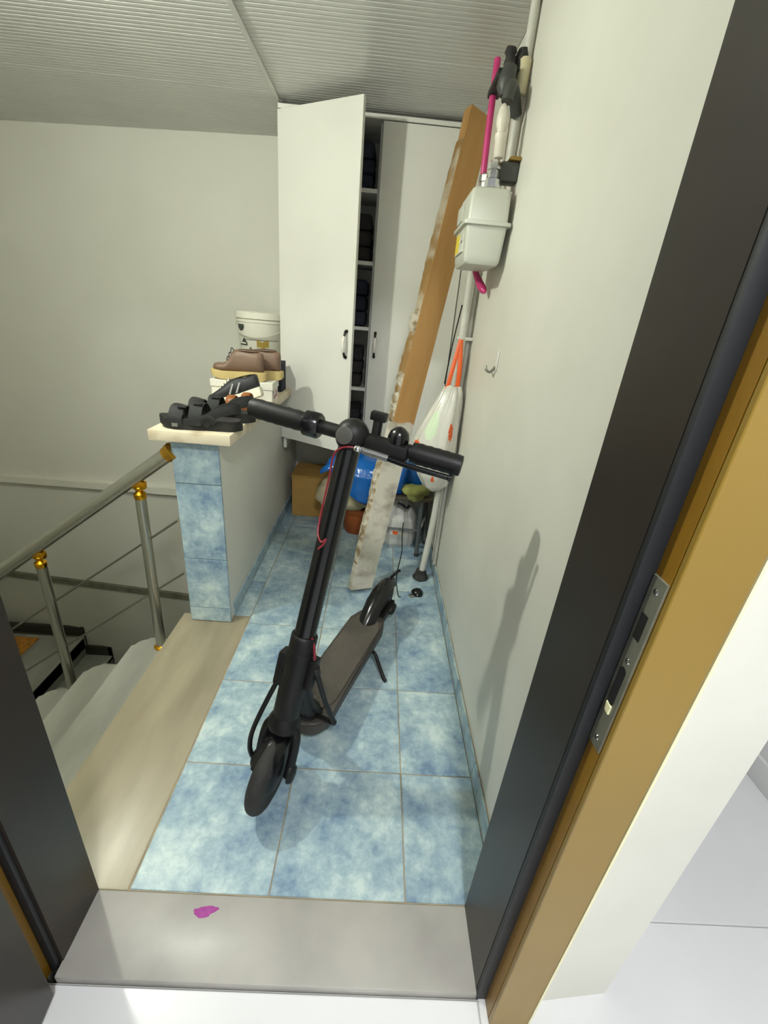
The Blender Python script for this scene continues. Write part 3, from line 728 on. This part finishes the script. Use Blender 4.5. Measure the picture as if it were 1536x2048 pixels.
# fork and front fender
g = nb()
for s in (-1, 1):
    tube(g, smooth_path([stem_pt(.262, s*.022), stem_pt(.235, s*.042, -.004), stem_pt(.19, s*.047, -.004), (s*.047, .0, .108), (s*.047, -.004, .094)], 4), .0135, 10)
so('fork', g, m_black, steer=True)
so('fork_crown', lt([(.026, -.028), (.042, -.020), (.045, 0), (.036, .02), (.03, .04)], stem_pt(.262), axis=AX, n=20), m_black, steer=True)
for s in (-1, 1):
    g = nb(); lathe(g, [(.004, .016), (.018, .014), (.023, .007), (.024, 0)], (s*.050, 0, .108), axis=(s, 0, 0), n=20)
    for v in g.verts: v.co.z = .108+(v.co.z-.108)*1.5; 
    so('axle_cover', g, m_black, steer=True)
def fender(y0, angs, rad, hw, name, steer, mat):
    g = nb(); rings = []
    for a in angs:
        a = R(a); rings.append([])
        for k in range(9):
            t = -1+2*k/8; rr = rad-.016*abs(t)**2.4
            rings[-1].append(Vector((hw*t, y0+rr*math.cos(a), .108+rr*math.sin(a))))
        for k in range(8, -1, -1):
            t = -1+2*k/8; rr = rad-.004-.016*abs(t)**2.4
            rings[-1].append(Vector((hw*.95*t, y0+rr*math.cos(a), .108+rr*math.sin(a))))
    loft(g, rings); return so(name, g, mat, steer=steer)
fender(0, range(58, 142, 7), .124, .032, 'front_fender', True, m_blackg)
# head tube, folding latch, stem
so('head_tube', lt([(.033, 0), (.036, .01), (.036, .11), (.034, .14), (.036, .15), (.036, .20), (.030, .215)], stem_pt(.275), axis=AX, n=24), m_black, steer=True)
so('stem', tb([stem_pt(.46), stem_pt(1.02)], [.0285, .0265], 24), m_blackg, steer=True)
so('stem_clamp', lt([(.031, 0), (.035, .006), (.035, .045), (.031, .05)], stem_pt(.475), axis=AX, n=20), m_black, steer=True)
g = bx(-.017, .017, .02, .062, -.075, .03, bev=.008); g.transform(Matrix.Translation(stem_pt(.42, .0)) @ Matrix.Rotation(R(-13), 4, 'X'))
so('folding_latch', g, m_black)
g = bx(-.012, .012, -.02, .02, -.05, .05, bev=.007); g.transform(Matrix.Translation(stem_pt(.405, -.044, .006)) @ Matrix.Rotation(R(-13), 4, 'X'))
so('latch_lever', g, m_black)
g = bx(-.010, .010, -.016, .02, -.045, .045, bev=.006); g.transform(Matrix.Translation(stem_pt(.42, .043, .004)) @ Matrix.Rotation(R(-13), 4, 'X'))
so('latch_lever', g, m_black)
# neck to the deck
g = nb(); rings = []
for p, hw, hh in ((stem_pt(.385, 0, .03), .026, .03), ((0, .125, .29), .028, .034), ((0, .15, .20), .034, .036), ((0, .19, .135), .05, .035), ((0, .26, .118), .062, .03)):
    p = Vector(p); rings.append([p+Vector((hw*math.cos(a), hh*.9*math.sin(a)*.75, hh*.35*math.sin(a))) for a in [2*math.pi*k/16 for k in range(16)]])
loft(g, rings); so('neck', g, m_black)
# deck
def deck_outline(hw, y0, y1, inset=0):
    pts = []; n = 14
    for k in range(n+1):
        a = math.pi+math.pi*k/n
        pts.append(((hw-inset)*math.cos(a)*(abs(math.cos(a))**-.25 if abs(math.cos(a)) > .05 else 1), y0+inset+(.075-inset*.3)+.075*math.sin(a)))
    pts += [(hw-inset, y1-.06), (hw*.72-inset, y1-inset), (-hw*.72+inset, y1-inset), (-hw+inset, y1-.06)]
    return pts
g = nb(); prism(g, deck_outline(.074, .135, .73), .082, .140)
bmesh.ops.bevel(g, geom=[e for e in g.edges if abs(e.verts[0].co.z-e.verts[1].co.z) < 1e-5], offset=.010, segments=3, affect='EDGES')
deck = so('deck', g, M('deck_dark_grey', (52, 48, 44), (66, 60, 54), scale=7, rough=.55))
g = nb(); prism(g, deck_outline(.074, .19, .70, .012), .139, .1435)
so('deck_mat', g, M('deck_rubber', (84, 78, 70), (64, 59, 53), scale=6, rough=.8, bump=.5, bscale=220), deck)
so('nose_plate', roughen(lt([(.038, 0), (.04, .003), (.03, .006)], (.0, .178, .139), n=20), .002, 60), m_black, deck)
# rear arms, fender, tail
for s in (-1, 1):
    so('rear_arm', bx(s*.040-.010, s*.040+.010, .66, .885, .085, .126, bev=.006), m_black)
    g = nb(); lathe(g, [(.004, .018), (.016, .016), (.021, .009), (.022, 0)], (s*.050, .845, .106), axis=(s, 0, 0), n=18)
    for v in g.verts: v.co.y = .845+(v.co.y-.845)*1.6
    so('axle_cover', g, m_black)
g = nb(); rings = []
for y, z, hw in ((.635, .146, .026), (.65, .162, .033), (.69, .196, .037), (.74, .226, .038), (.80, .242, .038), (.86, .238, .037), (.91, .218, .034), (.945, .198, .026), (.955, .190, .018)):
    ring = [Vector((hw*t, y, z-.030*abs(t)**2.2)) for t in [-1+k/4 for k in range(9)]]
    ring += [Vector((hw*.93*t, y+.002, z-.005-.030*abs(t)**2.2)) for t in [1-k/4 for k in range(9)]]
    rings.append(ring)
loft(g, rings); so('rear_fender', g, m_blackg)
so('fender_hook', tb(smooth_path([(0, .93, .208), (.004, .955, .208), (.014, .967, .222), (.022, .965, .232)], 4), .007, 8), m_black)
so('tail_light', bx(-.014, .014, .948, .958, .165, .188, bev=.003), M('tail_red', (90, 16, 14), rough=.3))
# kickstand
g = tb(smooth_path([(.060, .578, .090), (.086, .566, .090), (.115, .552, .058), (.148, .532, .026), (.160, .526, .0225)], 5), .0075, 10)
so('kickstand', g, m_black)
# handlebar
HB = TOP.copy()
def hx(x, dy=0, dz=0): return HB+Vector((x, dy, dz))
so('handlebar', tb([hx(-.20), hx(.20)], .0165, 16), m_black, steer=True)
hd_ = so('stem_head', lt([(.010, -.043), (.028, -.038), (.038, -.02), (.040, 0), (.038, .022), (.026, .036), (.006, .041)], hx(0, .002, 0), axis=(.25, -1, .15), n=26), m_black, steer=True)
so('badge', lt([(.020, 0), (.020, .003), (.016, .004)], hx(-.006, -.040, .008), axis=(.0, -1, .25), n=20), M('badge_grey', (70, 68, 64), rough=.45), hd_, steer=True)
def grip(x0, x1, r):
    n = 12; g = nb(); pr = []
    for i in range(n+1):
        pr += [(r-(.0012 if i % 2 else 0), (x1-x0)*i/n)]
    pr = [(r*.55, -.001), (r*.92, 0)]+pr[1:-1]+[(r*.92, x1-x0-.002), (r*.6, x1-x0)]
    lathe(g, pr, hx(x0), axis=(1, 0, 0), n=24); return g
so('grip', grip(-.262, -.118, .0245), m_black, steer=True)
so('grip', grip(.145, .262, .0250), m_black, steer=True)
so('grip_collar', lt([(.026, 0), (.0305, .004), (.0305, .036), (.026, .042)], hx(-.122), axis=(1, 0, 0), n=24), m_blackg, steer=True)
so('brake_clamp', bx(HB.x+.035, HB.x+.140, HB.y-.026, HB.y+.02, HB.z-.026, HB.z+.014, bev=.010), m_black, steer=True)
so('bell', lt([(.020, 0), (.0245, .004), (.025, .018), (.021, .032), (.011, .041), (.002, .044)], hx(.108, .004, .006), axis=(0, -.12, 1), n=24), m_blackg, steer=True)
mk = so('mount_post', tb([hx(.052, .012, .005), hx(.050, .018, .046)], .0115, 10), m_black, steer=True)
g = bx(-.019, .019, -.012, .012, -.009, .011, bev=.004); g.transform(Matrix.Translation(hx(.050, .018, .054)))
so('mount_clip', g, m_black, mk, steer=True)
so('lever_reservoir', tb([hx(.034, -.030, -.016), hx(.046, -.031, -.018), hx(.100, -.030, -.020)], [.0075, .0085, .0085], 12), M('lever_metal', (168, 168, 168), rough=.22, metal=.8), steer=True)
so('cable_adjuster', lt([(.006, 0), (.0085, .003), (.0085, .012), (.006, .015)], hx(.020, -.036, -.0145), axis=(1, 0, -.03), n=12), m_chrome, steer=True)
so('brake_lever', tb(smooth_path([hx(.100, -.030, -.020), hx(.145, -.033, -.022), hx(.20, -.034, -.022), hx(.240, -.034, -.022)], 5), .0065, 10), m_blackg, steer=True)
so('lever_tip', lt([(.003, 0), (.0085, .004), (.0085, .010), (.003, .014)], hx(.238, -.034, -.022), axis=(1, 0, 0), n=10), m_blackg, steer=True)
# cables
m_red = M('red_wire', (128, 26, 40), rough=.4)
so('red_cable', tb(smooth_path([hx(.022, -.036, -.014), hx(-.002, -.042, -.018), hx(-.026, -.032, -.045), stem_pt(.93, -.029, -.010), stem_pt(.84, -.0285, -.010), stem_pt(.80, -.022, -.020), stem_pt(.785, -.006, -.029), stem_pt(.795, .004, -.029), stem_pt(.78, .0, -.029), stem_pt(.765, -.010, -.027)], 6), .0024, 8), m_red, steer=True)
so('cable_loop', tb(smooth_path([stem_pt(.475, .036, .0), (.052, .078, .44), (.062, .085, .40), (.082, .11, .30), (.102, .136, .215), (.108, .142, .195), (.098, .148, .182), (.07, .158, .170), (.035, .172, .150), (.02, .178, .144)], 6), .0075, 10), m_black)
so('cable_plug', lt([(.006, 0), (.012, .004), (.012, .02), (.007, .026)], (.050, .078, .446), axis=(.2, .1, -1), n=12), m_black)
so('red_lead', tb(smooth_path([stem_pt(.53, .024, -.012), stem_pt(.50, .036, -.006), (.048, .077, .446)], 4), .0035, 8), m_red)
so('brake_cable', tb(smooth_path([stem_pt(.40, -.036, 0), stem_pt(.36, -.046, -.006), (-.066, .02, .27), (-.078, .004, .20), (-.076, -.004, .15), (-.066, -.004, .118)], 6), .0068, 10), m_black, steer=True)

# ================================================================== THINGS ON THE LOW WALL
Z0 = CAPZ+.0005
def shoe_sections(L_, secs, n=20):
    """secs: (t along length, half width, z bottom, z top, squareness)"""
    g = nb(); rings = []
    for t, hw, zb, zt, q in secs:
        ring = []
        for k in range(n):
            a = 2*math.pi*k/n; c, s = math.cos(a), math.sin(a)
            ring.append(Vector((L_*t, hw*math.copysign(abs(c)**(2/q), c), (zb+zt)/2+(zt-zb)/2*math.copysign(abs(s)**(2/q), s))))
        rings.append(ring)
    loft(g, rings); return g
def sole_mesh(L_, rows_, n=1):
    """rows_: (t, half width, z0, z1)"""
    g = nb(); rings = [[Vector((L_*t, -hw, z0)), Vector((L_*t, hw, z0)), Vector((L_*t, hw*1.03, (z0+z1)/2)), Vector((L_*t, hw*.97, z1)), Vector((L_*t, -hw*.97, z1)), Vector((L_*t, -hw*1.03, (z0+z1)/2))] for t, hw, z0, z1 in rows_]
    loft(g, rings); return g
m_lea = M('brown_leather', (126, 102, 84), (112, 88, 72), scale=7, rough=.5, bump=.15, bscale=60)
m_crepe = M('crepe_sole', (206, 184, 128), (190, 168, 112), scale=12, rough=.8)
def boot(label, loc, rz_, mirror=1):
    t = thing('boot', label, 'boot', loc, (0, 0, rz_), 'pair of brown boots'); t.scale = (.87, .87, .84)
    L_ = .295
    so_ = [(.0, .018, .036, .052), (.015, .030, .027, .055), (.06, .042, .016, .053), (.13, .048, .007, .050), (.22, .050, .003, .047), (.35, .048, .002, .046), (.45, .042, .006, .046), (.53, .040, .010, .047), (.545, .040, .0, .048), (.75, .041, .0, .050), (.92, .038, .0, .050), (.98, .030, .005, .048), (1.0, .018, .012, .044)]
    obj('sole', sole_mesh(L_, so_), m_crepe, t)
    up = [(.045, .020, .048, .070, 2.2), (.07, .034, .046, .082, 2.4), (.13, .042, .044, .086, 2.5), (.22, .044, .042, .086, 2.5), (.29, .042, .042, .096, 2.3), (.35, .038, .042, .124, 2.3), (.40, .036, .042, .150, 2.4), (.45, .036, .044, .162, 2.6), (.55, .036, .044, .163, 2.8), (.70, .036, .044, .160, 2.8), (.84, .035, .046, .158, 2.6), (.91, .030, .046, .155, 2.4), (.945, .018, .048, .148, 2.2)]
    u = obj('upper', shoe_sections(L_, up, 24), m_lea, t, auto=60)
    g = lt([(.030, 0), (.034, .0), (.034, .004), (.030, .006)], (L_*.68, 0, .158), n=24, cap=False)
    for v in g.verts: v.co.x = L_*.68+(v.co.x-L_*.68)*1.75
    obj('collar', g, m_lea, t)
    g = lt([(.029, 0), (.002, .0005)], (L_*.68, 0, .160), n=24)
    for v in g.verts: v.co.x = L_*.68+(v.co.x-L_*.68)*1.75
    obj('opening', g, M('boot_lining', (40, 32, 28), rough=.9), t)
    for k in range(3):
        f = .315+.04*k
        zz = .108+.024*k
        obj('lace', tb(smooth_path([(L_*f, -.030, zz-.006), (L_*(f-.01), -.012, zz+.010), (L_*(f-.01), .012, zz+.010), (L_*f, .030, zz-.006)], 4), .0025, 6), m_dark, t)
    return t
# white shoe box
BXM = Matrix.Translation((-.815, 1.31, Z0)) @ Matrix.Rotation(R(2), 4, 'Z')
sb = thing('shoe_box', 'white cardboard shoe box with pink lettering on the low wall', 'box', mat4=BXM)
m_boxw = M('white_card', (226, 222, 210), rough=.6)
obj('box_base', bx(-.142, .142, -.072, .072, 0, .062), m_boxw, sb, smooth=False)
obj('lid', bx(-.147, .147, -.077, .077, .056, .090, bev=.002, seg=1), m_boxw, sb, smooth=False)
pr = nb(); x = .1425
for i, (ya, yb, za, zb) in enumerate(((.02, .05, .030, .044),)):
    box(pr, x, x+.0006, ya, yb, za, zb)
for k in range(7):
    ya = -.04+.014*k; box(pr, x, x+.0006, ya, ya+.008, .010+.0006*k, .024+.0006*k)
obj('box_print', pr, M('pink_print', (176, 120, 132), rough=.6), sb, smooth=False)
obj('box_mark', bx(x, x+.0006, -.045, -.037, .030, .048), m_black, sb, smooth=False)
BZ = Z0+.0905
boot('brown leather boot with pale crepe sole nearer on the shoe box', (-.960, 1.268, BZ), R(3))
boot('brown leather boot half hidden behind the nearer one on the shoe box', (-.900, 1.366, BZ), R(3))
# paint buckets
m_bucket = M('bucket_white', (224, 222, 208), (216, 214, 200), scale=4, rough=.35)
def bucket(label, z, c):
    t = thing('paint_bucket', label, 'bucket', (c[0], c[1], z), group='stacked white buckets')
    H = .205
    obj('pail', lt([(.118, 0), (.122, .004), (.138, H-.045), (.142, H-.044), (.143, H-.03), (.139, H-.028), (.141, H-.004), (.144, H), (.136, H), (.132, H-.01), (.116, .01)], (0, 0, 0), n=40), m_bucket, t)
    obj('lid', lt([(.1445, H-.026), (.1495, H-.024), (.1495, H+.008), (.140, H+.012), (.130, H+.006), (.02, H+.006)], (0, 0, 0), n=40), m_bucket, t)
    b_ = obj('bail', tb(smooth_path([(-.145*math.cos(a), -.145*math.sin(a)-.004, H-.05-.07*math.sin(a)**1.0) for a in [math.pi*k/10 for k in range(11)]], 2), .0032, 6), m_pipew, t)
    return t
bu = bucket('white paint bucket with dark logos, standing on top of the other bucket', Z0+.17, (-.882, 1.90))
bucket('lower white bucket under the stack behind the boots', Z0-.052+.052, (-.865, 1.90)) if False else None
lo_b = thing('paint_bucket', 'lower white bucket of the stack behind the boots', 'bucket', (-.882, 1.90, Z0), group='stacked white buckets')
obj('pail', lt([(.118, 0), (.122, .004), (.138, .13), (.146, .131), (.146, .15), (.14, .165), (.02, .166)], (0, 0, 0), n=40), m_bucket, lo_b)
obj('rim', lt([(.146, .140), (.150, .142), (.150, .152), (.146, .154)], (0, 0, 0), n=40, cap=False), m_bucket, lo_b)
def patch(parent, a0, a1, shape, r0=.1236, slope=.09, n=8, mat=m_black, name='logo', lift=.0012):
    """patch hugging the conical pail; shape(u) -> (z0, z1)"""
    g = nb(); A = []; B = []
    for k in range(n+1):
        u = k/n; a = R(a0+(a1-a0)*u); z0, z1 = shape(u)
        A.append(g.verts.new(((r0+slope*z0+lift)*math.cos(a), (r0+slope*z0+lift)*math.sin(a), z0)))
        B.append(g.verts.new(((r0+slope*z1+lift)*math.cos(a), (r0+slope*z1+lift)*math.sin(a), z1)))
    for k in range(n): g.faces.new((A[k], A[k+1], B[k+1], B[k]))
    return obj(name, g, mat, parent)
m_logo = M('logo_grey', (58, 62, 56), rough=.5)
patch(bu, 216, 240, lambda u: (.112+.016*abs(2*u-1)**2, .148), mat=m_logo)
patch(bu, 218, 246, lambda u: (.036, .040+.040*max(.05, (1-abs(2*u-1.3)/1.0)) if u > .0 else .05), mat=m_logo)
patch(bu, 222, 242, lambda u: (.044, .052), mat=m_bucket, name='logo_gap', lift=.0018)
patch(bu, 272, 302, lambda u: (.030+.004*math.sin(9*u), .066+.006*math.cos(7*u)), mat=M('label_olive', (150, 126, 50), rough=.6), name='tape_label')
patch(bu, 240, 330, lambda u: (.068, .0705), mat=m_logo, name='stripe')
# navy box behind the boots
tag(obj('navy_box', bx(-.735, -.69, 1.55, 1.66, Z0, Z0+.155, bev=.003), m_dark2, origin=(-.71, 1.6, Z0)), 'narrow navy blue box between the boots and the cabinet', 'box')

# sneaker leaning against the shoe box
m_snk = M('sneaker_black', (30, 30, 34), (44, 44, 48), scale=20, rough=.6)
m_snks = M('sneaker_sole', (232, 228, 206), rough=.6)
def sneaker(label, loc, rot):
    t = thing('sneaker', label, 'sneaker', loc, rot, 'pair of black sneakers')
    L_ = .235
    obj('sole', sole_mesh(L_, [(.0, .012, .012, .026), (.03, .028, .006, .028), (.15, .042, 0, .026), (.35, .044, 0, .026), (.6, .036, .0, .030), (.85, .036, 0, .038), (.97, .028, .004, .042), (1.0, .014, .012, .040)]), m_snks, t)
    up = [(.02, .018, .024, .040, 2.2), (.06, .032, .024, .052, 2.4), (.2, .040, .024, .064, 2.4), (.34, .038, .024, .080, 2.2), (.48, .034, .026, .098, 2.2), (.6, .032, .028, .100, 2.6), (.75, .032, .032, .094, 2.8), (.9, .030, .036, .100, 2.6), (.97, .018, .04, .096, 2.2)]
    obj('upper', shoe_sections(L_, up, 20), m_snk, t, auto=60)
    g = lt([(.024, 0), (.002, .0005)], (L_*.76, 0, .099), n=18)
    for v in g.verts: v.co.x = L_*.76+(v.co.x-L_*.76)*1.9
    obj('opening', g, m_dark, t)
    for s in (-1, 1):
        for dx in (0, .03):
            obj('stripe', tb([(L_*.42+dx, s*.0385, .034), (L_*.52+dx, s*.0345, .074)], .004, 6, sy=.35, up=(0, 1, 0)), M('reflective_grey', (150, 150, 150), rough=.4), t)
    for k in range(4):
        f = .27+.06*k; zz = .077+.0085*k
        obj('lace', tb(smooth_path([(L_*f, -.024, zz-.010), (L_*f, 0, zz+.003), (L_*f, .024, zz-.010)], 4), .0022, 6), m_snks, t)
    return t
sneaker('black sneaker with white sole tilted against the shoe box', (-.895, 1.060, Z0-.006), (R(-12), R(-15), R(8)))
# brown strap sandal peeking out
m_tan = M('tan_leather', (150, 92, 44), (130, 76, 34), scale=9, rough=.45)
sd = thing('leather_sandal', 'tan leather sandal lying between the sneaker and the black sandals', 'sandal', (-.868, .99, Z0), (0, 0, R(-4)))
def sandal_outline(L_, w):
    top = [(.0, .0), (.02, .45), (.1, .80), (.25, 1.0), (.4, .95), (.58, .78), (.75, .80), (.9, .78), (.98, .45), (1, 0)]
    sp_ = smooth_path([(L_*t, w*v, 0) for t, v in top], 3)
    pts = [(p.x, p.y) for p in sp_]; return pts+[(x, -y*.92) for x, y in pts[-2:0:-1]]
obj('footbed', prism(nb(), sandal_outline(.25, .042), 0, .018), m_tan, sd)
for f, h in ((.36, .066), (.62, .082)):
    obj('strap', tb(smooth_path([(.25*f, -.038, .012), (.25*f, -.030, h*.8), (.25*f, 0, h), (.25*f, .030, h*.8), (.25*f, .038, .012)], 4), .017, 8, sy=.22, up=(0, -1, 0)), m_tan, sd)
# black velcro sandals on the end of the cap
m_sdl = M('sandal_black', (19, 19, 18), (26, 25, 23), scale=12, rough=.7)
m_sdg = M('sandal_strap', (31, 31, 31), (24, 24, 24), scale=20, rough=.75)
def sandal(label, loc, rz_):
    t = thing('velcro_sandal', label, 'sandal', loc, (0, 0, rz_), 'pair of black sandals')
    L_, w_ = .288, .052
    g = prism(nb(), sandal_outline(L_, w_), 0, .032)
    bmesh.ops.bevel(g, geom=[e for e in g.edges if abs(e.verts[0].co.z-e.verts[1].co.z) < 1e-6], offset=.005, segments=2, affect='EDGES')
    for v in g.verts:
        if v.co.x < .05: v.co.z += .012*((.05-v.co.x)/.05)**1.5
    s_ = obj('sole', g, m_sdl, t)
    g = prism(nb(), [(x*.97+.004, y*.90) for x, y in sandal_outline(L_, w_)], .032, .036); obj('footbed', g, m_dark, s_)
    obj('sole_badge', bx(.058, .078, -.0545, -.0500, .012, .024), M('badge_pale', (110, 110, 102), rough=.6), s_, smooth=False)
    def strap(x0, x1, h, wdt, name='strap'):
        pts = smooth_path([(x0, -.050, .018), (x0+(x1-x0)*.15, -.046, h*.62), (x0+(x1-x0)*.35, -.022, h), (x0+(x1-x0)*.65, .016, h), (x0+(x1-x0)*.85, .042, h*.62), (x1, .047, .018)], 5)
        return obj(name, tube(nb(), pts, wdt, 10, sy=.13, up=(0, -1, .3)), m_sdg, t, auto=70)
    a = strap(.066, .085, .074, .025)
    obj('velcro_tab', bx(.075, .105, -.036, -.006, .0745, .0785, bev=.002), m_sdl, a)
    b = strap(.135, .150, .088, .023)
    obj('velcro_tab', bx(.13, .158, -.034, -.004, .0885, .0925, bev=.002), m_sdl, b)
    # heel strap
    pts = smooth_path([(.165, -.046, .020), (.20, -.046, .060), (.255, -.038, .078), (.283, 0, .080), (.255, .036, .078), (.20, .043, .060), (.165, .044, .020)], 5)
    obj('heel_strap', tube(nb(), pts, .017, 10, sy=.16, up=(0, -1, 0)), m_sdg, t, auto=70)
    obj('cross_strap', tb(smooth_path([(.15, -.049, .030), (.18, -.050, .050), (.205, -.047, .030)], 4), .012, 8, sy=.2, up=(0, -1, 0)), m_sdl, t)
    return t
sandal('black velcro strap sandal at the front edge of the marble cap', (-.935, .668, Z0), R(3))
sandal('black velcro strap sandal behind the front one on the marble cap', (-.925, .80, Z0), R(6))
